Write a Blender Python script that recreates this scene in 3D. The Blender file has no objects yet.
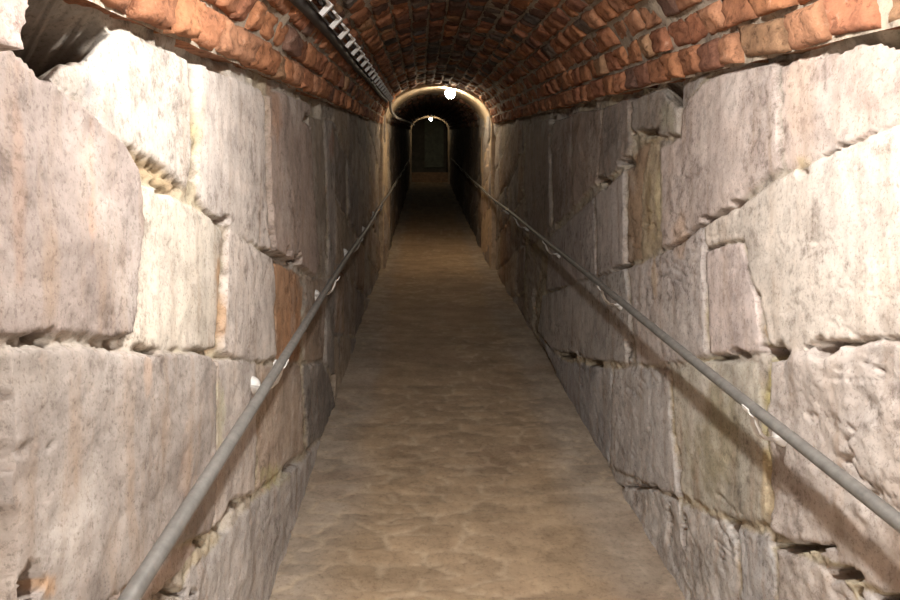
import bpy, math, random
import numpy as np

random.seed(7)
RNG = np.random.default_rng(11)
scene = bpy.context.scene
COL = scene.collection

# ------------------------------------------------------------------ survey
# The passage climbs away from the viewer.  Heights are measured from the
# ramp (h); W() turns passage coordinates into the world.
F = 680.0                 # focal length in pixels of a 900 px wide frame
VX, VY = 422.0, 142.0     # where the passage axis vanishes
HOR = 350.0               # eye level
EYE = 1.45
SLOPE = (HOR - VY) / F
XL, XR = -0.483, 0.825    # wall faces
XC = 0.171
YA = 7.73                 # first inner arch
YB = 20.55                # second inner arch
YEND = 23.6
SPR = 1.645                # springing height above the ramp
VA, VB = 0.632, 0.475     # half width / rise of near vault
WA, WB = 0.600, 0.420     # inner vault


def lift(Y):
    return 0.0135 * np.maximum(np.asarray(Y, float) - YA, 0.0)


def drift(Y):
    return 0.005 * np.maximum(np.asarray(Y, float) - YA, 0.0)


def W(X, Y, h):
    Y = np.asarray(Y, float)
    return X + drift(Y), Y, h + SLOPE * Y + lift(Y)


def Wp(X, Y, h):
    a, b, c = W(X, Y, h)
    return (float(a), float(b), float(c))


# ------------------------------------------------------------------ noise
def _hash(ix, iy, seed):
    n = (ix.astype(np.int64) * 374761393 + iy.astype(np.int64) * 668265263 + seed * 974634777) & 0xFFFFFFFF
    n = ((n ^ (n >> 13)) * 1274126177) & 0xFFFFFFFF
    return ((n ^ (n >> 16)) & 0xFFFF) / 65535.0


def vnoise(x, y, seed=0):
    fx, fy = np.floor(x), np.floor(y)
    tx, ty = x - fx, y - fy
    tx = tx * tx * tx * (tx * (tx * 6 - 15) + 10)
    ty = ty * ty * ty * (ty * (ty * 6 - 15) + 10)
    a = _hash(fx, fy, seed); b = _hash(fx + 1, fy, seed)
    c = _hash(fx, fy + 1, seed); d = _hash(fx + 1, fy + 1, seed)
    return (a + (b - a) * tx) * (1 - ty) + (c + (d - c) * tx) * ty - 0.5


def fbm(x, y, octv=4, seed=0):
    s = 0; amp = 1.0; f = 1.0
    for i in range(octv):
        s = s + amp * vnoise(x * f + 17.3 * i, y * f - 9.1 * i, seed + i)
        amp *= 0.5; f *= 2.03
    return s


def sstep(t):
    t = np.clip(t, 0, 1)
    return t * t * (3 - 2 * t)


# ------------------------------------------------------------------ mesh helpers
def link_mesh(name, verts, faces, mat, parent=None, smooth=True, colors=None, loc=None):
    me = bpy.data.meshes.new(name)
    me.from_pydata([tuple(v) for v in verts], [], [tuple(f) for f in faces])
    me.update()
    if smooth:
        me.polygons.foreach_set('use_smooth', [True] * len(me.polygons))
    if colors is not None:
        at = me.attributes.new('tint', 'FLOAT_COLOR', 'POINT')
        at.data.foreach_set('color', np.asarray(colors, np.float32).ravel())
    me.materials.append(mat)
    o = bpy.data.objects.new(name, me)
    COL.objects.link(o)
    if parent is not None:
        o.parent = parent
    if loc is not None:
        o.location = loc
    return o


def grid_faces(nu, nv, flip=False):
    i = np.arange(nu - 1)[:, None]; j = np.arange(nv - 1)[None, :]
    a = i * nv + j; b = a + nv; c = b + 1; d = a + 1
    q = np.stack([a, b, c, d] if not flip else [a, d, c, b], -1).reshape(-1, 4)
    return q


def fast_mesh(name, V, Q, mat, colors=None, smooth=True):
    me = bpy.data.meshes.new(name)
    V = np.asarray(V, np.float32); Q = np.asarray(Q, np.int32)
    me.vertices.add(len(V)); me.vertices.foreach_set('co', V.ravel())
    me.loops.add(Q.size); me.loops.foreach_set('vertex_index', Q.ravel())
    me.polygons.add(len(Q))
    me.polygons.foreach_set('loop_start', np.arange(0, Q.size, 4, dtype=np.int32))
    me.update(calc_edges=True)
    if smooth:
        me.polygons.foreach_set('use_smooth', np.ones(len(Q), bool))
    if colors is not None:
        at = me.attributes.new('tint', 'FLOAT_COLOR', 'POINT')
        c = np.ones((len(V), 4), np.float32); c[:, :3] = colors
        at.data.foreach_set('color', c.ravel())
    me.materials.append(mat)
    me.validate()
    o = bpy.data.objects.new(name, me)
    COL.objects.link(o)
    return o


def tube(pts, r, n=12, cap=True):
    """swept circular tube along points"""
    P = [np.array(p, float) for p in pts]
    rs = r if isinstance(r, (list, tuple)) else [r] * len(P)
    V, Fc = [], []
    up = np.array([0.0, 0.0, 1.0])
    prev = None
    for k, p in enumerate(P):
        if k == 0: t = P[1] - p
        elif k == len(P) - 1: t = p - P[k - 1]
        else: t = P[k + 1] - P[k - 1]
        t = t / (np.linalg.norm(t) + 1e-9)
        if prev is None:
            ref = up if abs(t[2]) < 0.9 else np.array([1.0, 0, 0])
            a = np.cross(t, ref)
        else:
            a = prev - t * np.dot(prev, t)
        a /= np.linalg.norm(a) + 1e-9
        prev = a
        b = np.cross(t, a)
        for i in range(n):
            w = 2 * math.pi * i / n
            V.append(p + rs[k] * (math.cos(w) * a + math.sin(w) * b))
    for k in range(len(P) - 1):
        for i in range(n):
            j = (i + 1) % n
            Fc.append((k * n + i, k * n + j, (k + 1) * n + j, (k + 1) * n + i))
    if cap:
        Fc.append(tuple(range(n - 1, -1, -1)))
        Fc.append(tuple((len(P) - 1) * n + i for i in range(n)))
    return V, Fc


def box(c, ax, ay, az):
    """box from centre and three half-axis vectors"""
    c, ax, ay, az = [np.array(v, float) for v in (c, ax, ay, az)]
    V = [c + sx * ax + sy * ay + sz * az for sx in (-1, 1) for sy in (-1, 1) for sz in (-1, 1)]
    Fc = [(0, 1, 3, 2), (4, 6, 7, 5), (0, 4, 5, 1), (2, 3, 7, 6), (0, 2, 6, 4), (1, 5, 7, 3)]
    return V, Fc


def merge(parts):
    V, Fc = [], []
    for v, f in parts:
        n = len(V); V += list(v); Fc += [tuple(i + n for i in q) for q in f]
    return V, Fc


def empty(name, loc, label, cat, group=None):
    o = bpy.data.objects.new(name, None)
    COL.objects.link(o)
    o.location = loc
    o.empty_display_size = 0.1
    o['label'] = label; o['category'] = cat
    if group: o['group'] = group
    return o


def tag(o, label, cat, group=None):
    o['label'] = label; o['category'] = cat
    if group: o['group'] = group
    return o


def struct(o):
    o['kind'] = 'structure'
    return o


def child(name, vf, mat, parent, smooth=True, bevel=0.0):
    """part mesh given in world coordinates, stored relative to its parent"""
    org = np.array(WORLD[parent.name])
    V = [np.array(v) - org for v in vf[0]]
    o = link_mesh(name, V, vf[1], mat, parent, smooth)
    WORLD[o.name] = tuple(org)
    if bevel:
        m = o.modifiers.new('bevel', 'BEVEL'); m.width = bevel; m.segments = 2; m.limit_method = 'ANGLE'
    return o


WORLD = {}

# ------------------------------------------------------------------ materials
def new_mat(name):
    m = bpy.data.materials.new(name)
    m.use_nodes = True
    nt = m.node_tree
    b = nt.nodes['Principled BSDF']
    return m, nt, b


def N(nt, kind, **kw):
    n = nt.nodes.new(kind)
    for k, v in kw.items():
        if k in n.inputs: n.inputs[k].default_value = v
        else: setattr(n, k, v)
    return n


def ramp(nt, src, stops):
    r = nt.nodes.new('ShaderNodeValToRGB')
    e = r.color_ramp.elements
    e[0].position, e[0].color = stops[0][0], (*stops[0][1], 1)
    e[1].position, e[1].color = stops[-1][0], (*stops[-1][1], 1)
    for p, c in stops[1:-1]:
        x = e.new(p); x.color = (*c, 1)
    nt.links.new(src, r.inputs[0])
    return r


def mixc(nt, a, b, fac, mode='MIX'):
    m = nt.nodes.new('ShaderNodeMix'); m.data_type = 'RGBA'; m.blend_type = mode
    def put(s, v):
        if hasattr(v, 'links'): nt.links.new(v, s)
        elif isinstance(v, tuple): s.default_value = (*v, 1) if len(v) == 3 else v
        else: s.default_value = v
    put(m.inputs['A'], a); put(m.inputs['B'], b); put(m.inputs['Factor'], fac)
    return m.outputs['Result']


def stone_mat():
    m, nt, b = new_mat('hewn_stone')
    L = nt.links.new
    co = N(nt, 'ShaderNodeTexCoord').outputs['Object']
    at = N(nt, 'ShaderNodeAttribute', attribute_name='tint')
    n1 = N(nt, 'ShaderNodeTexNoise', Scale=7.0, Detail=8.0, Roughness=0.68); L(co, n1.inputs['Vector'])
    r1 = ramp(nt, n1.outputs[0], [(0.28, (0.60, 0.57, 0.56)), (0.5, (0.95, 0.94, 0.93)), (0.72, (1.18, 1.15, 1.12))])
    c = mixc(nt, at.outputs['Color'], r1.outputs[0], 1.0, 'MULTIPLY')
    # vertical streaks
    mp = N(nt, 'ShaderNodeMapping'); mp.inputs['Scale'].default_value = (1, 9, 1.3); L(co, mp.inputs['Vector'])
    n2 = N(nt, 'ShaderNodeTexNoise', Scale=2.2, Detail=5.0, Roughness=0.6); L(mp.outputs[0], n2.inputs['Vector'])
    r2 = ramp(nt, n2.outputs[0], [(0.50, (0, 0, 0)), (0.72, (0.55, 0.55, 0.55))])
    c = mixc(nt, c, (0.30, 0.215, 0.15), r2.outputs[0])
    # pale lime bloom
    n4 = N(nt, 'ShaderNodeTexNoise', Scale=3.1, Detail=6.0, Roughness=0.62); L(co, n4.inputs['Vector'])
    r4 = ramp(nt, n4.outputs[0], [(0.52, (0, 0, 0)), (0.70, (0.5, 0.5, 0.5))])
    c = mixc(nt, c, (0.62, 0.585, 0.55), r4.outputs[0])
    # soiled mottling
    n6 = N(nt, 'ShaderNodeTexNoise', Scale=28.0, Detail=7.0, Roughness=0.75); L(co, n6.inputs['Vector'])
    n7 = N(nt, 'ShaderNodeTexNoise', Scale=2.6, Detail=3.0, Roughness=0.6); L(co, n7.inputs['Vector'])
    r6 = ramp(nt, n6.outputs[0], [(0.34, (0.40, 0.36, 0.33)), (0.50, (1, 1, 1))])
    r7 = ramp(nt, n7.outputs[0], [(0.42, (0.1, 0.1, 0.1)), (0.62, (0.9, 0.9, 0.9))])
    c = mixc(nt, c, mixc(nt, (1, 1, 1), r6.outputs[0], r7.outputs[0]), 1.0, 'MULTIPLY')
    # dark grains and pits
    n3 = N(nt, 'ShaderNodeTexNoise', Scale=120.0, Detail=5.0, Roughness=0.75); L(co, n3.inputs['Vector'])
    r3 = ramp(nt, n3.outputs[0], [(0.36, (0.42, 0.39, 0.36)), (0.47, (1, 1, 1))])
    c = mixc(nt, c, r3.outputs[0], 0.6, 'MULTIPLY')
    n9 = N(nt, 'ShaderNodeTexVoronoi', Scale=34.0); L(co, n9.inputs['Vector'])
    r9 = ramp(nt, n9.outputs['Distance'], [(0.07, (0.25, 0.22, 0.19)), (0.16, (1, 1, 1))])
    c = mixc(nt, c, mixc(nt, (1, 1, 1), r9.outputs[0], r7.outputs[0]), 0.35, 'MULTIPLY')
    L(c, b.inputs['Base Color'])
    b.inputs['Roughness'].default_value = 0.88
    b.inputs['Specular IOR Level'].default_value = 0.25
    b1 = N(nt, 'ShaderNodeBump', Strength=0.35, Distance=0.003); L(n3.outputs[0], b1.inputs['Height'])
    n5 = N(nt, 'ShaderNodeTexNoise', Scale=22.0, Detail=6.0, Roughness=0.65); L(co, n5.inputs['Vector'])
    b2 = N(nt, 'ShaderNodeBump', Strength=0.5, Distance=0.009); L(n5.outputs[0], b2.inputs['Height'])
    L(b1.outputs[0], b2.inputs['Normal']); L(b2.outputs[0], b.inputs['Normal'])
    return m


def brick_mat():
    m, nt, b = new_mat('old_brick')
    L = nt.links.new
    co = N(nt, 'ShaderNodeTexCoord').outputs['Object']
    at = N(nt, 'ShaderNodeAttribute', attribute_name='tint')
    n1 = N(nt, 'ShaderNodeTexNoise', Scale=16.0, Detail=7.0, Roughness=0.7); L(co, n1.inputs['Vector'])
    r1 = ramp(nt, n1.outputs[0], [(0.3, (0.5, 0.46, 0.46)), (0.5, (0.95, 0.95, 0.95)), (0.7, (1.3, 1.25, 1.2))])
    c = mixc(nt, at.outputs['Color'], r1.outputs[0], 1.0, 'MULTIPLY')
    n2 = N(nt, 'ShaderNodeTexNoise', Scale=40.0, Detail=5.0, Roughness=0.7); L(co, n2.inputs['Vector'])
    r2 = ramp(nt, n2.outputs[0], [(0.36, (0.35, 0.33, 0.32)), (0.47, (1, 1, 1))])
    c = mixc(nt, c, r2.outputs[0], 0.75, 'MULTIPLY')
    r3 = ramp(nt, n1.outputs[0], [(0.60, (0, 0, 0)), (0.76, (0.5, 0.5, 0.5))])
    c = mixc(nt, c, (0.50, 0.44, 0.37), r3.outputs[0])
    L(c, b.inputs['Base Color'])
    b.inputs['Roughness'].default_value = 0.9
    b.inputs['Specular IOR Level'].default_value = 0.2
    bp = N(nt, 'ShaderNodeBump', Strength=0.7, Distance=0.008); L(n2.outputs[0], bp.inputs['Height'])
    n8 = N(nt, 'ShaderNodeTexNoise', Scale=130.0, Detail=4.0, Roughness=0.7); L(co, n8.inputs['Vector'])
    bq = N(nt, 'ShaderNodeBump', Strength=0.7, Distance=0.004); L(n8.outputs[0], bq.inputs['Height'])
    L(bp.outputs[0], bq.inputs['Normal']); L(bq.outputs[0], b.inputs['Normal'])
    return m


def floor_mat():
    m, nt, b = new_mat('worn_setts')
    L = nt.links.new
    co = N(nt, 'ShaderNodeTexCoord').outputs['Object']
    at = N(nt, 'ShaderNodeAttribute', attribute_name='tint')
    n1 = N(nt, 'ShaderNodeTexNoise', Scale=6.0, Detail=8.0, Roughness=0.7); L(co, n1.inputs['Vector'])
    r1 = ramp(nt, n1.outputs[0], [(0.3, (0.72, 0.70, 0.68)), (0.5, (0.97, 0.97, 0.97)), (0.7, (1.2, 1.2, 1.2))])
    c = mixc(nt, at.outputs['Color'], r1.outputs[0], 1.0, 'MULTIPLY')
    n2 = N(nt, 'ShaderNodeTexNoise', Scale=60.0, Detail=5.0, Roughness=0.7); L(co, n2.inputs['Vector'])
    r2 = ramp(nt, n2.outputs[0], [(0.34, (0.66, 0.64, 0.62)), (0.5, (1, 1, 1))])
    c = mixc(nt, c, r2.outputs[0], 0.7, 'MULTIPLY')
    L(c, b.inputs['Base Color'])
    b.inputs['Roughness'].default_value = 0.8
    b.inputs['Specular IOR Level'].default_value = 0.3
    bp = N(nt, 'ShaderNodeBump', Strength=0.4, Distance=0.006); L(n2.outputs[0], bp.inputs['Height'])
    L(bp.outputs[0], b.inputs['Normal'])
    return m


def plain(name, col, rough=0.6, metal=0.0, var=0.25, scale=30.0, bump=0.15):
    m, nt, b = new_mat(name)
    L = nt.links.new
    co = N(nt, 'ShaderNodeTexCoord').outputs['Object']
    n = N(nt, 'ShaderNodeTexNoise', Scale=scale, Detail=5.0, Roughness=0.65); L(co, n.inputs['Vector'])
    lo = tuple(x * (1 - var) for x in col); hi = tuple(min(1, x * (1 + var)) for x in col)
    r = ramp(nt, n.outputs[0], [(0.3, lo), (0.7, hi)])
    L(r.outputs[0], b.inputs['Base Color'])
    b.inputs['Roughness'].default_value = rough; b.inputs['Metallic'].default_value = metal
    bp = N(nt, 'ShaderNodeBump', Strength=bump, Distance=0.003); L(n.outputs[0], bp.inputs['Height'])
    L(bp.outputs[0], b.inputs['Normal'])
    return m


def emit(name, col, strength):
    m, nt, b = new_mat(name)
    b.inputs['Base Color'].default_value = (0.8, 0.8, 0.75, 1)
    b.inputs['Emission Color'].default_value = (*col, 1)
    b.inputs['Emission Strength'].default_value = strength
    return m


M_STONE = stone_mat()
M_BRICK = brick_mat()
M_FLOOR = floor_mat()
M_PLASTER = plain('lime_plaster', (0.48, 0.37, 0.25), 0.9, 0, 0.35, 14.0, 0.5)
M_RAIL = plain('galvanised_pipe', (0.155, 0.15, 0.14), 0.55, 0.15, 0.25, 40.0, 0.12)
M_ZINC = plain('white_bracket_paint', (0.66, 0.65, 0.63), 0.45, 0.0, 0.1, 25.0, 0.1)
M_TRAY = plain('tray_zinc', (0.90, 0.89, 0.87), 0.45, 0.1, 0.08, 25.0, 0.05)
M_CABLE = plain('cable_sheath', (0.05, 0.045, 0.042), 0.6, 0, 0.2, 30.0, 0.1)
M_CONDUIT = plain('grey_conduit', (0.30, 0.28, 0.26), 0.5, 0.2, 0.2, 30.0, 0.1)
M_LAMPBASE = plain('lamp_base', (0.12, 0.115, 0.11), 0.6, 0.2, 0.2, 20.0, 0.1)
M_DOOR = plain('green_grey_panel', (0.33, 0.34, 0.25), 0.7, 0, 0.3, 8.0, 0.2)
M_STEP = plain('brown_step', (0.34, 0.21, 0.12), 0.85, 0, 0.35, 9.0, 0.3)

# ------------------------------------------------------------------ wall blocks
# Outlines surveyed from the photograph, stored as (x, y) sightings and turned
# into wall coordinates (Y along the passage, h above the ramp).
# entry: outline, tint, offset(m), roughness
CREAM = (0.56, 0.52, 0.455); PINK = (0.315, 0.272, 0.252); GREY = (0.43, 0.405, 0.385)
BLUE = (0.40, 0.40, 0.41); BROWN = (0.40, 0.27, 0.185); OCHRE = (0.42, 0.345, 0.235)
DUSK = (0.34, 0.29, 0.26); OLIVE = (0.40, 0.375, 0.30); ROSE = (0.54, 0.475, 0.44)
PALE = (0.58, 0.54, 0.51); DARKST = (0.20, 0.165, 0.14)

LEFT = [
 ([(-200,-60),(-55,-60),(-54,30),(-58,48),(-80,42),(-200,5)], (0.50,0.41,0.38), 0.085, 1.6),
 ([(-200,50),(-58,54),(-2,54),(20,61),(28,78),(70,101),(116,137),(131,166),(136,186),(137,240),(135,300),(128,333),(100,336),(45,329),(20,335),(-90,342)], PINK, 0.012, 0.9),
 ([(40,82),(62,66),(80,60),(108,38),(128,35),(150,45),(187,60),(189,100),(192,150),(186,186),(176,180),(160,166),(130,150),(118,139),(75,98),(45,84)], (0.52,0.49,0.45), 0.004, 1.0),
 ([(198,66),(225,77),(258,91),(262,100),(264,160),(266,225),(270,250),(250,242),(225,222),(205,208),(196,192),(199,130)], PALE, 0.006, 0.6),
 ([(263,96),(275,92),(307,104),(308,150),(312,200),(316,262),(312,275),(295,263),(271,250),(267,220)], (0.40,0.335,0.30), 0.018, 0.6),
 ([(309,116),(322,120),(325,170),(327,230),(324,272),(318,276),(314,240),(310,180)], (0.36,0.32,0.27), 0.0, 0.8),
 ([(324,120),(336,123),(340,180),(342,230),(338,275),(327,275),(328,230),(326,170)], (0.38,0.36,0.34), 0.004, 0.8),
 ([(139,184),(160,191),(178,199),(205,213),(220,228),(222,240),(217,300),(214,350),(200,351),(160,348),(132,341),(131,335),(137,300)], CREAM, 0.004, 0.6),
 ([(228,226),(250,245),(270,258),(274,280),(273,320),(275,355),(262,360),(240,358),(224,354),(222,330),(226,270)], (0.53,0.49,0.46), 0.006, 0.7),
 ([(276,262),(300,276),(304,290),(302,340),(300,359),(278,361),(277,320),(274,285)], (0.42,0.26,0.16), -0.004, 0.9),
 ([(306,277),(318,281),(325,279),(325,310),(322,359),(304,361)], (0.36,0.29,0.23), 0.004, 0.9),
 ([(327,279),(342,278),(343,320),(341,370),(332,375),(325,362)], (0.28,0.265,0.25), 0.004, 0.9),
 ([(3,352),(60,347),(125,352),(160,353),(205,358),(212,365),(213,420),(212,470),(208,530),(175,546),(130,578),(95,605),(40,660),(10,660),(1,500)], (0.37,0.335,0.31), 0.012, 0.9),
 ([(-90,350),(-2,352),(-3,500),(6,660),(-90,660)], (0.33, 0.28, 0.255), -0.008, 1.0),
 ([(216,361),(240,361),(255,363),(256,420),(255,490),(228,502),(213,528),(215,440)], (0.50,0.46,0.43), 0.006, 0.8),
 ([(258,364),(275,366),(300,364),(303,400),(304,450),(285,465),(259,488)], (0.41,0.34,0.28), 0.0, 1.0),
 ([(303,365),(322,364),(331,380),(334,410),(320,436),(307,448)], (0.25,0.235,0.22), 0.004, 1.2),
 ([(302,462),(320,440),(312,480),(290,560),(268,640),(250,700),(150,700),(190,572),(225,537),(255,501)], (0.42,0.40,0.385), 0.004, 1.2),
 ([(100,612),(135,583),(180,553),(203,543),(185,566),(150,600),(110,700),(40,700)], (0.47,0.40,0.36), 0.0, 1.0),
]
RIGHT = [
 ([(780,66),(830,52),(905,24),(1000,-20),(1000,80),(900,122),(845,146),(800,166),(784,170),(781,110)], (0.55,0.465,0.42), -0.002, 0.8),
 ([(681,114),(690,99),(712,80),(740,70),(776,64),(778,110),(781,166),(760,182),(735,202),(705,221),(683,237),(663,247),(662,200),(661,150),(681,137)], (0.54,0.475,0.445), 0.006, 0.7),
 ([(681,108),(681,88),(708,76),(690,96)], GREY, 0.0, 0.8),
 ([(633,101),(650,93),(666,92),(673,104),(679,110),(679,134),(655,137),(641,132),(633,128)], (0.34,0.31,0.28), 0.010, 0.8),
 ([(641,262),(642,180),(650,145),(658,141),(659,190),(660,248),(652,255)], (0.46,0.39,0.28), -0.002, 1.0),
 ([(626,170),(638,148),(649,143),(641,180),(640,258),(627,262)], (0.40,0.30,0.21), -0.004, 1.0),
 ([(606,108),(630,99),(631,130),(633,144),(625,161),(612,174),(602,184),(600,180),(601,150)], (0.29,0.26,0.24), 0.012, 0.7),
 ([(574,114),(602,110),(604,140),(598,181),(574,206),(573,160)], (0.33,0.275,0.24), 0.008, 0.7),
 ([(552,122),(572,115),(571,160),(572,207),(554,224),(552,170)], (0.29,0.24,0.215), 0.000, 0.8),
 ([(596,196),(624,171),(625,225),(625,263),(598,274)], (0.47,0.44,0.425), 0.004, 0.6),
 ([(558,230),(594,198),(596,274),(562,287),(546,291),(549,240)], (0.38,0.355,0.35), 0.004, 0.7),
 ([(527,126),(549,119),(550,170),(551,226),(547,233),(531,246),(524,180)], (0.29,0.255,0.23), 0.006, 0.8),
 ([(707,226),(735,209),(790,174),(845,151),(900,127),(1000,82),(1000,334),(900,338),(840,341),(800,350),(773,349),(769,320),(759,290),(751,268),(745,238),(728,240),(707,250)], (0.60,0.555,0.505), 0.008, 0.5),
 ([(706,253),(728,244),(743,242),(749,275),(758,300),(764,350),(740,352),(710,356),(708,310)], (0.60,0.53,0.51), 0.004, 0.5),
 ([(654,259),(680,243),(703,227),(704,300),(706,356),(680,361),(655,363),(637,363),(634,320),(629,268)], (0.50,0.465,0.45), 0.004, 0.8),
 ([(543,296),(592,279),(626,268),(631,320),(632,362),(595,359),(552,349),(538,330)], (0.44,0.43,0.42), 0.006, 0.7),
 ([(538,334),(552,353),(562,361),(590,366),(611,369),(613,400),(609,462),(595,445),(570,405)], BLUE, 0.000, 0.9),
 ([(614,369),(640,368),(669,370),(672,420),(675,470),(678,496),(650,484),(611,465)], (0.50,0.49,0.485), 0.004, 0.8),
 ([(673,371),(707,363),(757,361),(764,420),(767,520),(735,521),(690,499),(681,490),(676,430)], (0.47,0.45,0.39), 0.002, 0.8),
 ([(774,360),(785,352),(840,348),(900,345),(1000,339),(1000,660),(894,594),(835,560),(800,540),(776,529),(772,440)], (0.50,0.455,0.425), 0.008, 1.8),
 ([(612,470),(650,488),(678,503),(684,530),(692,700),(640,700),(612,480)], (0.49,0.475,0.46), 0.000, 1.2),
 ([(682,505),(735,529),(736,560),(745,700),(694,700),(686,560)], (0.47,0.455,0.44), 0.000, 1.5),
 ([(738,530),(770,535),(775,560),(778,700),(747,700)], (0.46,0.46,0.465), 0.002, 1.0),
 ([(778,545),(835,570),(850,590),(852,700),(780,700)], (0.47,0.43,0.40), 0.000, 1.5),
 ([(856,585),(894,602),(1000,665),(1000,700),(856,700)], (0.40,0.38,0.37), 0.000, 1.5),
]
# cavities: x, y, half width px, half height px, depth
CAV_L = [(36,336,17,7,0.07),(117,343,6,6,0.05),(140,172,5,13,0.06),(163,192,8,5,0.035),(21,588,9,16,0.05),(203,543,5,4,0.04),
         (293,259,4,5,0.05),(284,252,3,4,0.04),(193,172,3,9,0.02),(225,218,4,4,0.03),(240,500,6,3,0.04),
         (2,430,2,60,0.03),(2,560,2,40,0.03),(112,598,8,4,0.04),(172,594,16,4,0.03),(305,120,4,6,0.05),
         (145,352,12,3,0.02),(195,100,3,30,0.012)]
CAV_R = [(781,352,13,8,0.07),(823,349,13,8,0.07),(713,359,5,4,0.05),(742,353,8,2.5,0.03),(706,222,3,6,0.04),(735,204,4,3,0.03),
         (803,172,5,4,0.03),(840,148,4,3,0.03),(629,352,2.5,12,0.03),(568,355,10,3,0.04),(595,362,6,3,0.03),(800,545,28,4,0.05),(845,573,20,6,0.06),
         (885,596,14,5,0.05),(858,590,3,9,0.05),(678,472,2,25,0.03),(684,530,2.5,16,0.03),(732,533,3,8,0.03),(632,108,2,4,0.03),
         (627,163,5,5,0.04),(604,182,5,5,0.04),(650,133,12,4,0.04),(552,120,3,5,0.05),(760,300,2,10,0.012),(668,520,2,18,0.02),
         (640,487,22,2,0.02),(845,372,7,1.5,0.004)]
HOLE_L = [(-54,-60),(62,-20),(107,20),(114,33),(85,58),(60,66),(42,82),(31,80),(12,58),(-30,50),(-52,46)]
SHADE_R = [(812,62),(830,48),(880,28),(940,0),(1000,-40),(1000,25),(905,50),(880,42),(860,46)]  # shadow under the brick overhang, cut in as a dark-tinted recess


def to_wall(pts, X):
    out = []
    for x, y in pts:
        k = (x - VX)
        k = max(k, 20.0) if X > 0 else min(k, -20.0)
        Y = F * X / k
        out.append((Y, EYE - (y - VY) * Y / F))
    return np.array(out)


def poly_sd(P, U, V):
    n = len(P)
    d = np.full(U.shape, 1e9); ins = np.zeros(U.shape, bool)
    for i in range(n):
        a, b = P[i], P[(i + 1) % n]
        e = b - a
        wx, wy = U - a[0], V - a[1]
        t = np.clip((wx * e[0] + wy * e[1]) / (e @ e + 1e-12), 0, 1)
        d = np.minimum(d, np.hypot(wx - t * e[0], wy - t * e[1]))
        if a[1] != b[1]:
            c = ((a[1] > V) != (b[1] > V)) & (U < (b[0] - a[0]) * (V - a[1]) / (b[1] - a[1]) + a[0])
            ins ^= c
    return np.where(ins, d, -d)


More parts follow.
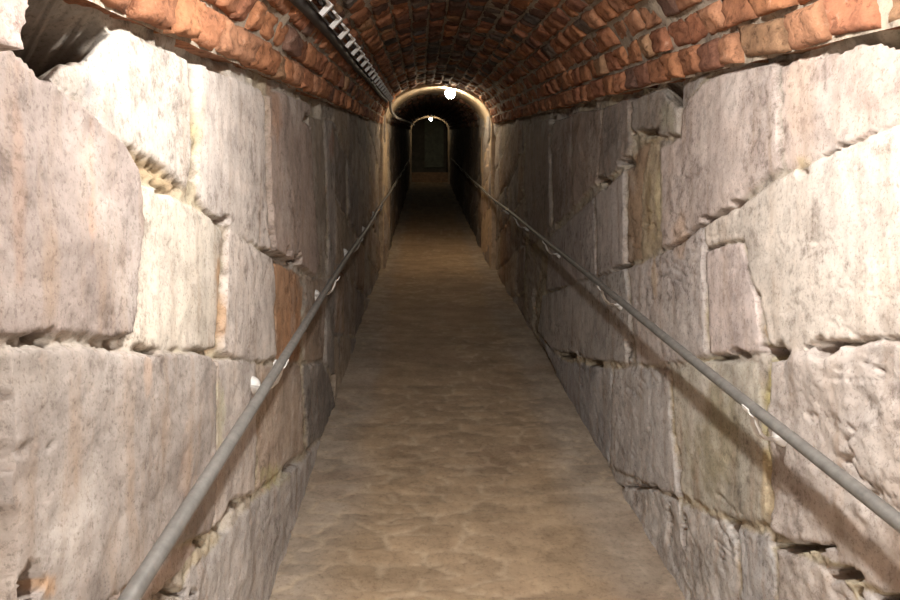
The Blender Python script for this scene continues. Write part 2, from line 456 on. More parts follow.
def build_wall(name, X, blocks, cavs, hole_and_shade, seed, yproc):
    ys = [-3.0]
    while ys[-1] < YEND + 0.3:
        y = ys[-1]
        if y < 0.55: st = 0.03
        elif y < YA + 0.2: st = max(0.0055, 0.0052 * y)
        else: st = 0.012 * y
        if y < YA <= y + st:
            ys += [YA - 0.002, YA + 0.002]
        elif y < YB + 0.3 <= y + st:
            ys += [YB + 0.298, YB + 0.302]
        else:
            ys.append(y + st)
    ys = np.array(ys)
    hs = np.concatenate([[-0.25, -0.1], np.arange(-0.03, 1.80, 0.0056)])
    Y, H = np.meshgrid(ys, hs, indexing='ij')
    side = 1.0 if X < 0 else -1.0             # direction into the passage
    Z = H + SLOPE * Y                         # level courses are level in Z
    # wandering edges
    wu = Y + 0.008 * fbm(Y * 5, Z * 5, 3, seed) + 0.007 * fbm(Y * 24, Z * 24, 3, seed + 5)
    wv = H + 0.008 * fbm(Y * 5 + 40, Z * 5, 3, seed + 9) + 0.007 * fbm(Y * 24 + 9, Z * 24, 3, seed + 13)
    patch = fbm(Y * 3.2, Z * 3.2, 4, seed + 21)
    mort = -0.006 - 0.034 * sstep((patch - 0.08) / 0.30) + 0.013 * fbm(Y * 38, Z * 38, 4, seed + 31)
    D = mort.copy()
    mcol = np.array((0.38, 0.345, 0.30)); mcol2 = np.array((0.42, 0.375, 0.28))
    mm = sstep(0.5 + 1.6 * fbm(Y * 4, Z * 4, 3, seed + 33))[..., None]
    C = mcol * (1 - mm) + mcol2 * mm
    rough1 = fbm(Y * 7, Z * 7, 5, seed + 41)
    rough2 = fbm(Y * 26, Z * 26, 4, seed + 47)
    # beds: slabs that have split away
    ridg = np.abs(fbm(Y * 2.6, Z * 4.5, 4, seed + 51))
    bedd = sstep((0.05 - np.abs(fbm(Y * 3.5 + 3, Z * 14 + 5, 4, seed + 55))) / 0.05) * sstep((fbm(Y * 2.3, Z * 3.1, 3, seed + 57) - 0.12) / 0.16)
    def lay(sd, tint, off, rough, bs):
        nonlocal D, C
        m = sd > -0.002
        t = sstep((sd + 0.002) / 0.006)
        top = off + 0.008 * rough * rough1 + 0.0042 * rough * rough2 - 0.006 * np.maximum(rough - 0.75, 0) * sstep((0.03 - ridg) / 0.03)
        top = top - 0.002 * np.exp(-np.maximum(sd, 0) / 0.018)
        top = top - 0.0075 * min(rough, 1.5) * bedd
        D = np.where(m, D + (top - D) * t, D)
        k = (m * sstep((sd + 0.002) / 0.006))[..., None]
        lo = fbm(Y * 1.8 + bs, Z * 1.8, 3, seed + 60)[..., None]
        tc = np.array(tint) * (1 + 0.22 * lo)
        C = C * (1 - k) + tc * k
    # surveyed blocks
    for i, (P, tint, off, rough) in enumerate(blocks):
        Q = to_wall(P, X)
        lo, hi = Q.min(0) - 0.05, Q.max(0) + 0.05
        sel = np.where((ys > lo[0]) & (ys < hi[0]))[0]
        if len(sel) == 0: continue
        a, b = sel[0], sel[-1] + 1
        sd = np.full(Y.shape, -1.0)
        sd[a:b] = poly_sd(Q, wu[a:b], wv[a:b]) + 0.003
        lay(sd, tint, off, rough, i * 3.1)
    # farther (and behind the viewer) coursed masonry carries on
    ch = 0.385
    r = np.floor((wv + SLOPE * wu) / ch)
    fz = (wv + SLOPE * wu) / ch - r
    blk = 0.62 + 0.25 * _hash(r, r * 0 + 3, seed)
    uu = wu / blk + 7 * _hash(r, r * 0 + 1, seed)
    ci = np.floor(uu); fu = uu - ci
    sd = np.minimum(np.minimum(fz, 1 - fz) * ch, np.minimum(fu, 1 - fu) * blk) - 0.006
    zone = (Y > yproc) | (Y < 0.62)
    sd = np.where(zone, sd, -1.0)
    offr = 0.028 * (_hash(ci, r, seed + 3) - 0.45)
    pal = np.array([(0.36,0.31,0.27),(0.31,0.27,0.24),(0.40,0.36,0.33),(0.36,0.28,0.22),(0.29,0.27,0.26),(0.42,0.36,0.29)])
    idx = (_hash(ci, r, seed + 4) * 5.99).astype(int)
    m = sd > -0.002
    t = sstep((sd + 0.002) / 0.012)
    top = offr + 0.012 * rough1 + 0.004 * rough2 - 0.012 * np.exp(-np.maximum(sd, 0) / 0.03)
    D = np.where(m, D + (top - D) * t, D)
    k = (m * t)[..., None]
    C = C * (1 - k) + pal[idx] * (1 + 0.25 * fbm(Y * 2, Z * 2, 3, seed + 70)[..., None]) * k
    # cavities, the missing stone and the recessed overhang shadow
    # (marks are placed by their sightings; SX, SY is the sighting of a wall point)
    Ys = np.maximum(wu, 0.35)
    SX = VX + F * X / Ys; SY = VY - F * (wv - EYE) / Ys
    rag = fbm(Y * 40, Z * 40, 4, seed + 95)
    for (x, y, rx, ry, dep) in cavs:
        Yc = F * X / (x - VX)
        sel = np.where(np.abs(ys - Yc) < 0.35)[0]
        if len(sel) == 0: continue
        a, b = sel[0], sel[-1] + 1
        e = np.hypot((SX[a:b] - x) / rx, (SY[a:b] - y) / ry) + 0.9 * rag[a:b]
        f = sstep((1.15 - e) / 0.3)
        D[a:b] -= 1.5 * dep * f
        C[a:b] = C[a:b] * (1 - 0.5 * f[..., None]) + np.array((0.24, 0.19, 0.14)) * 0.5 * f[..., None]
    DY = np.zeros_like(Y); DH = np.zeros_like(Y)
    for P, dep in hole_and_shade:
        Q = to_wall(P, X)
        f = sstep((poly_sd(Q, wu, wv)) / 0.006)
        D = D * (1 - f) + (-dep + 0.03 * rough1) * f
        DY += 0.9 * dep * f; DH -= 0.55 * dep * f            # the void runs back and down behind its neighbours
        C = C * (1 - f[..., None]) + np.array((0.095, 0.072, 0.056)) * f[..., None]  # near-black tint paints the shade inside the recess
    # rubble mortar lump on the left wall
    if X < 0:
        Q = to_wall([(118,139),(135,148),(160,163),(184,183),(182,197),(168,197),(152,184),(138,172)], X)
        f = sstep((poly_sd(Q, wu, wv) + 0.004) / 0.02)
        D = D * (1 - f) + (-0.016 + 0.030 * fbm(Y * 55, Z * 55, 4, 91)) * f
        C = C * (1 - f[..., None]) + np.array((0.33, 0.26, 0.165)) * f[..., None]
        stains = [((8,170),7,90,(0.33,0.22,0.16),0.5),((85,180),5,70,(0.40,0.24,0.15),0.55),((40,270),8,40,(0.30,0.23,0.18),0.45),((140,375),4,18,(0.52,0.36,0.26),0.35),
                  ((290,330),12,30,(0.45,0.24,0.12),0.4),((219,300),5,45,(0.42,0.25,0.12),0.75),((196,120),5,45,(0.43,0.36,0.19),0.7),((270,110),5,28,(0.47,0.28,0.18),0.55),
                  ((332,145),3,14,(0.42,0.17,0.09),0.6),((219,420),4,40,(0.55,0.55,0.36),0.5),((180,470),6,30,(0.60,0.47,0.38),0.5),((275,475),16,10,(0.42,0.40,0.20),0.6),
                  ((90,88),10,22,(0.30,0.30,0.31),0.6),((105,120),9,14,(0.36,0.35,0.35),0.5),((25,370),20,22,(0.30,0.27,0.24),0.45),((42,585),9,14,(0.52,0.27,0.08),0.6),((350,240),5,60,(0.24,0.20,0.17),0.4)]
    else:
        stains = [((769,400),5,55,(0.56,0.50,0.22),0.75),((718,440),24,50,(0.31,0.285,0.20),0.8),((766,480),3,30,(0.50,0.41,0.23),0.5),((648,200),5,40,(0.48,0.36,0.18),0.5),
                  ((660,205),4,40,(0.52,0.46,0.28),0.5),((655,280),3,22,(0.56,0.42,0.26),0.5),((680,235),6,18,(0.58,0.42,0.30),0.5),((800,100),12,40,(0.56,0.42,0.32),0.35),
                  ((768,330),4,22,(0.60,0.46,0.30),0.6),((800,163),7,8,(0.55,0.45,0.25),0.6),((700,560),12,30,(0.33,0.32,0.31),0.5),((505,250),6,40,(0.30,0.19,0.13),0.5),
                  ((668,120),7,16,(0.45,0.46,0.33),0.4),((657,140),12,3,(0.52,0.42,0.26),0.6)]
    for (c, rx, ry, tint, st) in stains:
        e = np.hypot((SX - c[0]) / rx, (SY - c[1]) / ry) + 0.8 * fbm(Y * 14, Z * 6, 4, seed + 80) + 0.5 * rag
        f = (st * sstep((1.3 - e) / 0.8))[..., None]
        C = C * (1 - f) + np.array(tint) * f
    # narrower beyond the inner arch
    D = D + np.where(Y > YA, 0.050, 0.0)
    D = np.where(Y > YA, np.minimum(D, 0.065), D)
    C = C * np.where(Y > YA + 1.4, 0.5, 1.0)[..., None]      # stone colour halved to paint in the inner passage's darkness
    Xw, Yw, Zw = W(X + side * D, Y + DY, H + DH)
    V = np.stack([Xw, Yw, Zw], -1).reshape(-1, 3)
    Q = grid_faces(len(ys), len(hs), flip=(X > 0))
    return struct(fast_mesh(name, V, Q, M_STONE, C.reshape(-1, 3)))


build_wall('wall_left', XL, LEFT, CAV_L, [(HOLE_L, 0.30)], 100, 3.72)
build_wall('wall_right', XR, RIGHT, CAV_R, [(SHADE_R, 0.16), ([(664,80),(683,70),(681,108),(675,104),(668,96)], 0.28)], 300, 5.55)

# ------------------------------------------------------------------ floor
def build_floor():
    ys = [-3.0]
    while ys[-1] < YEND + 0.3:
        y = ys[-1]
        ys.append(y + (0.03 if y < 1.2 else max(0.010, 0.0052 * y) if y < 9 else 0.02 * y))
    ys = np.array(ys); xs = np.linspace(XL - 0.12, XR + 0.12, 190)
    Y, X = np.meshgrid(ys, xs, indexing='ij')
    # uneven setts laid across the slope, jittered Voronoi cells
    wx = X + 0.030 * fbm(X * 6, Y * 6, 3, 5); wy = Y + 0.030 * fbm(X * 5 + 30, Y * 7, 3, 8)
    rx, ry = 0.21, 0.078
    gx, gy = wx / rx, wy / ry
    row = np.floor(gy)
    d1 = np.full(X.shape, 9.0); d2 = d1.copy(); cid = np.zeros(X.shape)
    for oy in (-1, 0, 1):
        for ox in (-1, 0, 1):
            cy = row + oy
            sh = 0.5 * (cy % 2)
            cx = np.floor(gx - sh) + ox
            px = cx + sh + 0.5 + 0.55 * (_hash(cx, cy, 3) - 0.5); py = cy + 0.5 + 0.5 * (_hash(cx, cy, 4) - 0.5)
            d = np.maximum(np.abs(gx - px) * 0.62, np.abs(gy - py)) * 0.6 + 0.4 * np.hypot((gx - px) * 0.72, gy - py)
            better = d < d1
            d2 = np.where(better, d1, np.minimum(d2, d)); cid = np.where(better, _hash(cx, cy, 6), cid)
            d1 = np.where(better, d, d1)
    edge = d2 - d1
    patch = sstep(0.62 + 1.4 * fbm(X * 2.2, Y * 1.6, 3, 12))
    joint = (1 - sstep(edge / 0.13)) * patch
    H = -0.0035 * joint + 0.003 * (cid - 0.5) + 0.010 * fbm(X * 4, Y * 4, 4, 15) + 0.003 * fbm(X * 25, Y * 25, 3, 17)
    H = H + 0.012 * ((X - XC) / 0.65) ** 2
    base = np.array((0.355, 0.264, 0.172)); grey = np.array((0.36, 0.31, 0.255)); pale = np.array((0.52, 0.42, 0.30)); dark = np.array((0.25, 0.175, 0.12))
    eg = sstep((np.abs(X - XC - 0.0) - 0.36) / 0.18 + 0.5 * fbm(X * 5, Y * 3, 3, 22))[..., None] * 0.75
    C = base * (1 - eg) + grey * eg
    C = C * (0.86 + 0.28 * cid[..., None])
    st = sstep(0.1 + 1.5 * fbm(X * 2.4 + 7, Y * 3.5, 4, 33))[..., None] * 0.5
    C = C * (1 - st) + dark * st
    j = joint[..., None] * 0.55
    C = C * (1 - j) + pale * j
    Xw, Yw, Zw = W(X, Y, H)
    V = np.stack([Xw, Yw, Zw], -1).reshape(-1, 3)
    o = fast_mesh('floor', V, grid_faces(len(ys), len(xs), flip=True), M_FLOOR, C.reshape(-1, 3))
    return struct(o)


build_floor()

# ------------------------------------------------------------------ vault
def arc_table(a, b, n=600):
    th = np.linspace(0.0, math.pi, n)
    x = -a * np.cos(th); z = b * np.sin(th)
    s = np.concatenate([[0], np.cumsum(np.hypot(np.diff(x), np.diff(z)))])
    nx, nz = b * np.cos(th), -a * np.sin(th)      # inward normal
    l = np.hypot(nx, nz)
    return s, x, z, nx / l, nz / l


def brick_field(a, b, y0, y1, gu, gv, seed, lower=0.0):
    """returns verts, quads, colours of all bricks of a barrel vault"""
    rng = np.random.default_rng(seed)
    s, ax, az, anx, anz = arc_table(a, b)
    total = s[-1]
    nc = int(round(total / 0.094)); ch = total / nc
    B = []
    for c in range(nc):
        y = y0 - rng.random() * 0.13
        rowoff = rng.normal(0, 0.004)
        while y < y1:
            ln = rng.choice([0.115, 0.125, 0.135, 0.15, 0.20], p=[.25, .3, .25, .12, .08]) + rng.normal(0, 0.006)
            ya, yb = max(y, y0), min(y + ln, y1)
            if yb - ya > 0.03:
                B.append((c, ya, yb, rowoff))
            y += ln + rng.uniform(0.010, 0.020)
    nb = len(B)
    B = np.array(B)
    c = B[:, 0]
    g = rng.uniform(0.004, 0.009, (nb, 2))
    s0 = c * ch + g[:, 0]; s1 = (c + 1) * ch - g[:, 1]
    U = np.linspace(0, 1, gu); Vv = np.linspace(0, 1, gv)
    u = U[None, :, None]; v = Vv[None, None, :]
    sk = rng.normal(0, 0.006, (nb, 4))
    S = (s0[:, None, None] * (1 - u) + s1[:, None, None] * u) + sk[:, 0][:, None, None] * (v - 0.5)
    Yb = (B[:, 1][:, None, None] * (1 - v) + B[:, 2][:, None, None] * v) + 2.0 * sk[:, 1][:, None, None] * (u - 0.5)
    S = np.broadcast_to(S, (nb, gu, gv)).copy(); Yb = np.broadcast_to(Yb, (nb, gu, gv)).copy()
    eu = np.minimum(u, 1 - u) * (s1 - s0)[:, None, None]
    ev = np.minimum(v, 1 - v) * (B[:, 2] - B[:, 1])[:, None, None]
    ed = np.minimum(eu, ev)
    endc = np.minimum(c, nc - 1 - c)
    worn = np.where(endc < 2, 1.7, np.where(endc < 5, 1.2, 1.0))
    off = rng.normal(0, 0.006, nb) + B[:, 3] + np.where(endc < 1, 0.006, 0)
    dep = off[:, None, None] + 0.012 * sstep(ed / 0.008) + (rng.normal(0, 0.010, nb)[:, None, None] * (v - 0.5) + rng.normal(0, 0.008, nb)[:, None, None] * (u - 0.5))
    dep = dep + worn[:, None, None] * (0.006 * fbm(S * 16, Yb * 16, 3, seed) + 0.006 * fbm(S * 55, Yb * 55, 3, seed + 4))
    S = S + 0.004 * fbm(S * 30 + 5, Yb * 30, 2, seed + 8); Yb = Yb + 0.004 * fbm(S * 30 + 50, Yb * 30, 2, seed + 9)
    # skirt: outer ring pushed back into the mortar
    def pos(Sx, Yx, Dx):
        x = np.interp(Sx, s, ax) + np.interp(Sx, s, anx) * Dx
        z = np.interp(Sx, s, az) + np.interp(Sx, s, anz) * Dx
        z = z - lower * np.clip(1 - Sx / 0.5, 0, 1)
        return XC + x, Yx, SPR + z
    P = np.stack(W(*pos(S, Yb, dep)), -1).reshape(nb, gu * gv, 3)
    ring = [(i, 0) for i in range(gu)] + [(gu - 1, j) for j in range(1, gv)] + [(i, gv - 1) for i in range(gu - 2, -1, -1)] + [(0, j) for j in range(gv - 2, 0, -1)]
    ri = np.array([i for i, _ in ring]); rj = np.array([j for _, j in ring])
    K = np.stack(W(*pos(S[:, ri, rj], Yb[:, ri, rj], dep[:, ri, rj] * 0 - 0.075)), -1)
    V = np.concatenate([P, K], 1)
    q0 = grid_faces(gu, gv)
    nr = len(ring); base = gu * gv
    q1 = []
    for k in range(nr):
        k2 = (k + 1) % nr
        a0 = ring[k][0] * gv + ring[k][1]; a1 = ring[k2][0] * gv + ring[k2][1]
        q1.append((a0, base + k, base + k2, a1))
    q = np.concatenate([q0, np.array(q1)], 0)
    nv = V.shape[1]
    Q = (q[None] + (np.arange(nb) * nv)[:, None, None]).reshape(-1, 4)
    pal = np.array([(0.40,0.185,0.095),(0.36,0.165,0.09),(0.42,0.215,0.125),(0.32,0.14,0.08),(0.27,0.13,0.085),(0.25,0.195,0.16),(0.19,0.165,0.15),(0.36,0.215,0.125),(0.20,0.115,0.085)])
    pr = np.array([.25,.22,.17,.14,.08,.04,.02,.04,.04])
    up = np.clip((endc - 3) / 5.0, 0, 1)          # crown bricks greyer, and darkened to paint in the vault's shade
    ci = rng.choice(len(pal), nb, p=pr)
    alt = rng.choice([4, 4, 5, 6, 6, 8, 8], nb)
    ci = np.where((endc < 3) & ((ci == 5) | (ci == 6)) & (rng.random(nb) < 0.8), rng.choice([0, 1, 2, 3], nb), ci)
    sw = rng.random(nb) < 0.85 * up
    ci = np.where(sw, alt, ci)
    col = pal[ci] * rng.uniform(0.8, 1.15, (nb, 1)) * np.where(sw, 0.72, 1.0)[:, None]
    if a == WA: col = pal[rng.choice([6, 8, 8, 4], nb)] * 0.55  # inner bricks coloured near black to paint the unlit vault
    C = np.repeat(col[:, None, :], nv, 1)
    return V.reshape(-1, 3), Q, C.reshape(-1, 3)


def shell(a, b, y0, y1, dep, ny):
    s, ax, az, anx, anz = arc_table(a, b, 90)
    ys = np.linspace(y0, y1, ny)
    Yg, k = np.meshgrid(ys, np.arange(90), indexing='ij')
    rz = 0.012 * fbm(s[k] * 14, Yg * 14, 4, 77)
    x = XC + ax[k] + anx[k] * (dep + rz); z = SPR + az[k] + anz[k] * (dep + rz)
    V = np.stack(W(x, Yg, z), -1).reshape(-1, 3)
    C = np.tile(np.array((0.40, 0.345, 0.275)), (len(V), 1))
    return V, grid_faces(ny, 90), C


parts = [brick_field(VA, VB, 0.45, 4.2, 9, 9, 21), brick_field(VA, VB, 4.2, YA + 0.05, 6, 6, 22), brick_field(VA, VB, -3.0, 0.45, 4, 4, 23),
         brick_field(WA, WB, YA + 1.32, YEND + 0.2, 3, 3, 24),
         shell(VA, VB, -3.0, YA + 0.1, -0.003, 520), shell(WA, WB, YA + 1.2, YEND + 0.2, -0.006, 60)]
Vs, Qs, Cs, n = [], [], [], 0
for v, q, c in parts:
    Vs.append(v); Qs.append(q + n); Cs.append(c); n += len(v)
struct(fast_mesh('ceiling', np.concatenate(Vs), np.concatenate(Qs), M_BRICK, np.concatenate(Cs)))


# ------------------------------------------------------------------ inner arches
def arch_ring(name, y0, y1, a_in, b_in, a_out, b_out, mat, seed):
    """plastered arch band with jambs: swept rectangular section"""
    path = []
    for h in np.linspace(-0.05, SPR, 26)[:-1]:
        path.append((-1.0, 0.0, h - SPR))
    for t in np.linspace(0, math.pi, 60):
        path.append((-math.cos(t), math.sin(t), 0.0))
    for h in np.linspace(SPR, -0.05, 26)[1:]:
        path.append((1.0, 0.0, h - SPR))
    ny = 14
    prof = [('o', y0)] + [('m', y0)] + [('i', y) for y in np.linspace(y0 + 0.012, y1, ny)]
    V = []
    for k, (cx, cz, dh) in enumerate(path):
        for q, (w, y) in enumerate(prof):
            a, b = (a_out, b_out) if w == 'o' else (a_in, b_in) if w == 'i' else (a_in + 0.010, b_in + 0.010)
            r = 0.010 * float(fbm(np.array(k * 0.35), np.array(q * 0.8), 3, seed)) if w != 'o' else 0
            V.append(Wp(XC + cx * (a + r), y + (0.6 * r if w == 'm' else 0), SPR + cz * (b + r) + dh))
    Fq = grid_faces(len(path), len(prof))
    return struct(link_mesh(name, V, Fq, mat))


arch_ring('trim_1', YA - 0.05, YA + 1.35, WA + 0.010, WB + 0.016, VA + 0.12, VB + 0.12, M_PLASTER, 3)
arch_ring('trim_2', YB, YB + 0.16, WA - 0.045, WB - 0.045, WA + 0.08, WB + 0.08, M_PLASTER, 4)

# far end
v = box(Wp(XC, YEND + 0.1, 1.0), (0.95, 0, 0), (0, 0.05, 0), (0, 0, 1.4))
struct(link_mesh('wall_end', *v, plain('end_plaster', (0.22, 0.19, 0.14), 0.9, 0, 0.3, 6.0, 0.2), None, False))
d = merge([box(Wp(XC + 0.17, YEND - 0.02, 1.15), (0.33, 0, 0), (0, 0.03, 0), (0, 0, 0.80)),
           box(Wp(XC + 0.17, YEND - 0.06, 1.60), (0.26, 0, 0), (0, 0.015, 0), (0, 0, 0.24)),
           box(Wp(XC + 0.17, YEND - 0.06, 0.88), (0.26, 0, 0), (0, 0.015, 0), (0, 0, 0.30))])
struct(link_mesh('door_1', *d, M_DOOR, None, False))
st = merge([box(Wp(XC, 21.6, -0.02), (0.62, 0, 0), (0, 0.25, 0), (0, 0, 0.12)),
            box(Wp(XC, 22.1, -0.01), (0.62, 0, 0), (0, 0.30, 0), (0, 0, 0.20))])
struct(link_mesh('trim_3', *st, M_STEP, None, False))


# ------------------------------------------------------------------ handrails
def handrail(label, Xr, Xw, ybr, y0, y1, sgn):
    root = empty('handrail', Wp(Xr, y0, 0.87), label, 'handrail', 'handrails along the walls')
    WORLD[root.name] = tuple(root.location)
    pts = []
    y = y0
    while y < y1:
        pts.append(Wp(Xr + 0.004 * math.sin(y * 1.7), y, 0.87 + 0.004 * math.sin(y * 2.3 + sgn)))
        y += 0.25 if y < 4 else 0.6
    child('rail', tube(pts, 0.0125, 16), M_RAIL, root)
    # pipe couplers where two lengths meet
    for k, yb in enumerate(ybr):
        p = np.array(Wp(Xr, yb, 0.87)); lead = 0.05 if Xw > 0 else 0.11
        s = 1.0 if Xw > Xr else -1.0
        # bent flat hook: cradle under the pipe, drop, then back to the wall
        prof = [(-0.001, -0.016), (0.003, -0.036), (0.016, -0.058), (0.036, -0.072), (0.060, -0.074), (abs(Xw - Xr) + 0.012, -0.070)]
        hook = [p + np.array([s * a, lead * a / abs(Xw - Xr), b]) for i, (a, b) in enumerate(prof)]
        V, Fc = [], []
        for i, q in enumerate(hook):
            t = hook[min(i + 1, len(hook) - 1)] - hook[max(i - 1, 0)]
            t /= np.linalg.norm(t)
            nrm = np.array([t[2], 0, -t[0]]); nrm /= np.linalg.norm(nrm) + 1e-9
            for dy, dn in ((-0.012, -0.003), (0.012, -0.003), (0.012, 0.003), (-0.012, 0.003)):
                V.append(q + np.array([0, dy, 0]) + nrm * dn)
        for i in range(len(hook) - 1):
            for e in range(4):
                Fc.append((i * 4 + e, i * 4 + (e + 1) % 4, (i + 1) * 4 + (e + 1) % 4, (i + 1) * 4 + e))
        Fc += [(3, 2, 1, 0), tuple(len(V) - 4 + i for i in range(4))]
        b = child('bracket', (V, Fc), M_ZINC, root, False)
        # saddle clamp round the pipe
        sd = []
        for i in range(9):
            w = math.pi + math.pi * i / 8
            sd.append(p + np.array([0.0155 * math.cos(w), 0, 0.0155 * math.sin(w)]))
        Vs_, Fs_ = [], []
        for q in sd:
            o_ = (q - p) / np.linalg.norm(q - p)
            for dy, dn in ((-0.014, 0), (0.014, 0), (0.014, 0.003), (-0.014, 0.003)):
                ax_ = np.array([0, dy, dy * SLOPE])
                Vs_.append(q + ax_ + o_ * dn)
        for i in range(8):
            for e in range(4):
                Fs_.append((i * 4 + e, i * 4 + (e + 1) % 4, (i + 1) * 4 + (e + 1) % 4, (i + 1) * 4 + e))
        Fs_ += [(3, 2, 1, 0), tuple(len(Vs_) - 4 + i for i in range(4))]
        child('saddle', (Vs_, Fs_), M_ZINC, b, False)
        # domed wall rosette
        c0 = hook[-1] - np.array([s * 0.016, 0, 0])
        rings = [(0.012, -0.020), (0.019, -0.014), (0.025, -0.004), (0.029, 0.008), (0.030, 0.026)]
        V, Fc = [c0 + np.array([-s * 0.022, 0, 0])], []
        nn = 20
        for r_, dx in rings:
            for i in range(nn):
                w = 2 * math.pi * i / nn
                V.append(c0 + np.array([s * dx, r_ * math.cos(w), r_ * math.sin(w)]))
        for i in range(nn):
            Fc.append((0, 1 + i, 1 + (i + 1) % nn))
            for q in range(len(rings) - 1):
                a = 1 + q * nn
                Fc.append((a + i, a + nn + i, a + nn + (i + 1) % nn, a + (i + 1) % nn))
        child('wall_plate', (V, Fc), M_ZINC, b)
    return root


handrail('grey metal pipe handrail on white brackets along the left stone wall', -0.373, XL, [0.62, 1.80, 2.93, 4.09, 5.25, 6.4, 9.5, 11.5, 13.5, 15.5], 0.25, 18.6, 0.0)
handrail('grey metal pipe handrail on white brackets along the right stone wall', 0.725, XR, [0.3, 1.49, 2.74, 3.99, 5.24, 6.5, 9.5, 11.5, 13.5, 15.5], 0.25, 18.6, 1.0)


# ------------------------------------------------------------------ cable ladder
def vault_pt(x, inset, a=VA, b=VB):
    dx = x - XC
    z = b * math.sqrt(max(0, 1 - (dx / a) ** 2))
    nx, nz = -dx / a ** 2, -z / b ** 2
    l = math.hypot(nx, nz); nx /= l; nz /= l
    return np.array([x + nx * inset, SPR + z + nz * inset]), np.array([nx, nz])


cpt, nrm = vault_pt(-0.348, 0.036)
tng = np.array([-nrm[1], nrm[0]])
if tng[1] < 0: tng = -tng
ladder = empty('cable_ladder', Wp(cpt[0], 1.1, cpt[1]), 'white runged metal cable ladder running under the left side of the brick vault', 'cable tray')
WORLD[ladder.name] = tuple(ladder.location)
along = np.array([0, 1, SLOPE]); along /= np.linalg.norm(along)


def lad(y, t, n):
    q = cpt + tng * t + nrm * n
    return np.array(Wp(q[0], y, q[1]))


t3 = np.array([tng[0], 0, tng[1]]); n3 = np.array([nrm[0], 0, nrm[1]])
HW = 0.022
Y0, Y1 = 1.1, 7.05
for s in (-1, 1):
    mid = (lad(Y0, s * HW, 0) + lad(Y1, s * HW, 0)) / 2
    hl = np.linalg.norm(lad(Y1, 0, 0) - lad(Y0, 0, 0)) / 2
    child('side_rail', box(mid, along * hl, t3 * 0.0025, n3 * 0.004), M_LAMPBASE, ladder, False)
y = Y0 + 0.12
while y < Y1:
    c = lad(y, 0, 0.012)
    r = child('rung', box(c, along * 0.010, t3 * (HW + 0.004), n3 * 0.0085), M_TRAY, ladder, False)
    child('clip', merge([box(lad(y - 0.070, HW - 0.004, 0.010), along * 0.060, t3 * 0.004, n3 * 0.007)]), M_TRAY, r, False)
    # stud up to the brickwork
    child('stud', tube([lad(y, HW - 0.01, 0.008), lad(y, HW - 0.01, -0.05)], 0.005, 8), M_CONDUIT, r)
    y += 0.25

# cable in the ladder, then conduit; thick dark tube added as the ladder's shadow
for tt, nn_, rr, lab in ((-0.047, -0.015, 0.018, 'thick black tube added as the shadow band beside the cable ladder'), (0.004, -0.010, 0.008, 'thin black cable lying inside the white runged cable ladder')):
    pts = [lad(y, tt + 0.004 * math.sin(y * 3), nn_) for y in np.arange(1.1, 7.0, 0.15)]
    o = link_mesh('cable', *tube(pts, rr, 10), M_CABLE)  # the thicker tube is the ladder's added shadow band
    tag(o, lab, 'cable', 'black cable and shadow tube along the ladder')
pth = []
for (y, x, h) in [(7.07, float(cpt[0]), float(cpt[1]) - 0.004), (7.25, -0.340, 1.885), (7.5, -0.350, 1.84), (7.73, -0.350, 1.80), (8.0, -0.33, 1.755), (8.4, -0.305, 1.735), (9.5, -0.285, 1.735), (12, -0.27, 1.75), (15, -0.27, 1.76), (18.5, -0.27, 1.76)]:
    pth.append(Wp(x, y, h))
tag(link_mesh('conduit', *tube(pth, 0.016, 12), M_CONDUIT), 'grey conduit bending from the cable ladder under the first inner arch', 'pipe')


# ------------------------------------------------------------------ lamps
def lathe(c, prof, n=28):
    V, Fc = [], []
    for r, z in prof:
        for i in range(n):
            w = 2 * math.pi * i / n
            V.append(np.array(c) + np.array([r * math.cos(w), r * math.sin(w), z]))
    for k in range(len(prof) - 1):
        for i in range(n):
            j = (i + 1) % n
            Fc.append((k * n + i, k * n + j, (k + 1) * n + j, (k + 1) * n + i))
    return V, Fc


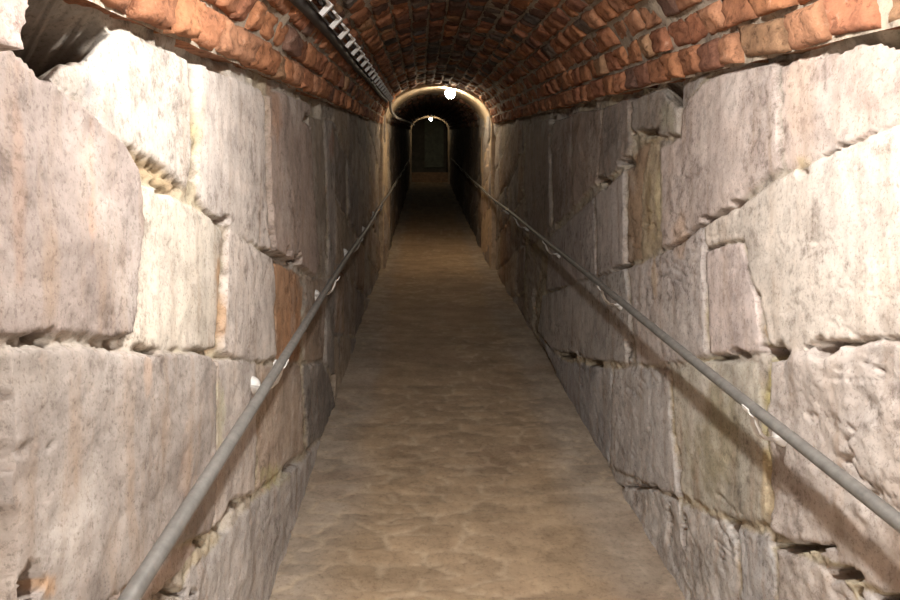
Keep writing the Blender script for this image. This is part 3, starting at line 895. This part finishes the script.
def lamp(label, X, Y, h, r, mat, crown, shade=0.0):  # shade: radius of the dish added to keep light off the crown
    c = np.array(Wp(X, Y, h))
    root = empty('ceiling_lamp', tuple(c), label, 'lamp', 'lamps along the crown of the vault')
    WORLD[root.name] = tuple(c)
    flat = 0.8 if shade else 1.0         # the sheltered lamp has a shallow dome, the others round globes
    globe = [(r * math.sin(t), -flat * r * math.cos(t)) for t in np.linspace(0.02, 1.62 if shade else 2.35, 16)]
    child('globe', lathe(c, globe), mat, root)
    zt = -r * math.cos(2.35); rt = r * math.sin(2.35)
    top = crown - h
    child('socket', lathe(c, [(rt * 0.9, zt - 0.004), (rt * 1.12, zt - 0.004), (rt * 1.12, zt + 0.012), (rt * 0.7, zt + 0.022), (0.022, zt + 0.026), (0.018, top - 0.02), (0.045, top - 0.012), (0.045, top + 0.03), (0.0, top + 0.03)]), M_LAMPBASE, root)
    if shade:      # dark dish added to keep lamp light off the crown, square to the ramp
        V, Fc = lathe((0, 0, 0), [(0.024, r * 0.75), (shade * 0.6, r * 0.50), (shade, -r * 0.16), (shade + 0.002, -r * 0.20), (shade + 0.003, -r * 0.12), (shade * 0.6, r * 0.58), (0.024, r * 0.85)])
        V = [c + np.array([v_[0], v_[1], v_[2] + SLOPE * v_[1]]) for v_ in V]
        child('shade', (V, Fc), M_LAMPBASE, root)
    return root


WARM = (1.0, 0.95, 0.895)
def crownh(x, a, b): return SPR + b * math.sqrt(1 - ((x - XC) / a) ** 2)
lamp('domed lamp under an added dark dish at the vault crown above the nearest stone walls', 0.15, 0.98, 1.965, 0.036, emit('lamp_glass_near', WARM, 740.0), crownh(0.15, VA, VB), 0.115)
lamp('added unseen fill lamp under a dark dish, behind the viewer', 0.15, -1.4, 1.965, 0.040, emit('fill_lamp_back', WARM, 2600.0), crownh(0.15, VA, VB), 0.115)  # fill light added out of view to even the falloff along the passage
lamp('bright round lamp at the crown just before the first inner arch', 0.325, 7.86, 2.012, 0.058, emit('lamp_glass_arch', (1.0, 0.85, 0.62), 75.0), crownh(0.325, WA + 0.01, WB + 0.016))
lamp('small distant lamp at the top of the far arch opening', 0.20, 20.38, 1.965, 0.050, emit('lamp_glass_far', (1.0, 0.85, 0.58), 20.0), crownh(0.20, WA, WB))

# ------------------------------------------------------------------ world, camera, view
w = bpy.data.worlds.new('World'); scene.world = w
w.use_nodes = True
w.node_tree.nodes['Background'].inputs[0].default_value = (0, 0, 0, 1)
w.node_tree.nodes['Background'].inputs[1].default_value = 0.0

cam = bpy.data.cameras.new('camera')
cam.sensor_width = 36.0
cam.lens = F / 900 * 36.0
cam.shift_x = (450 - VX) / 900.0
cam.shift_y = (HOR - 300) / 900.0
cam.clip_start = 0.02
co = bpy.data.objects.new('camera', cam)
COL.objects.link(co)
co.location = (0, 0, EYE)
co.rotation_euler = (math.pi / 2, 0, 0)
scene.camera = co

vs = scene.view_settings
vs.view_transform = 'Standard'; vs.look = 'None'; vs.gamma = 1.0; vs.use_curve_mapping = False
vs.exposure = 1.4
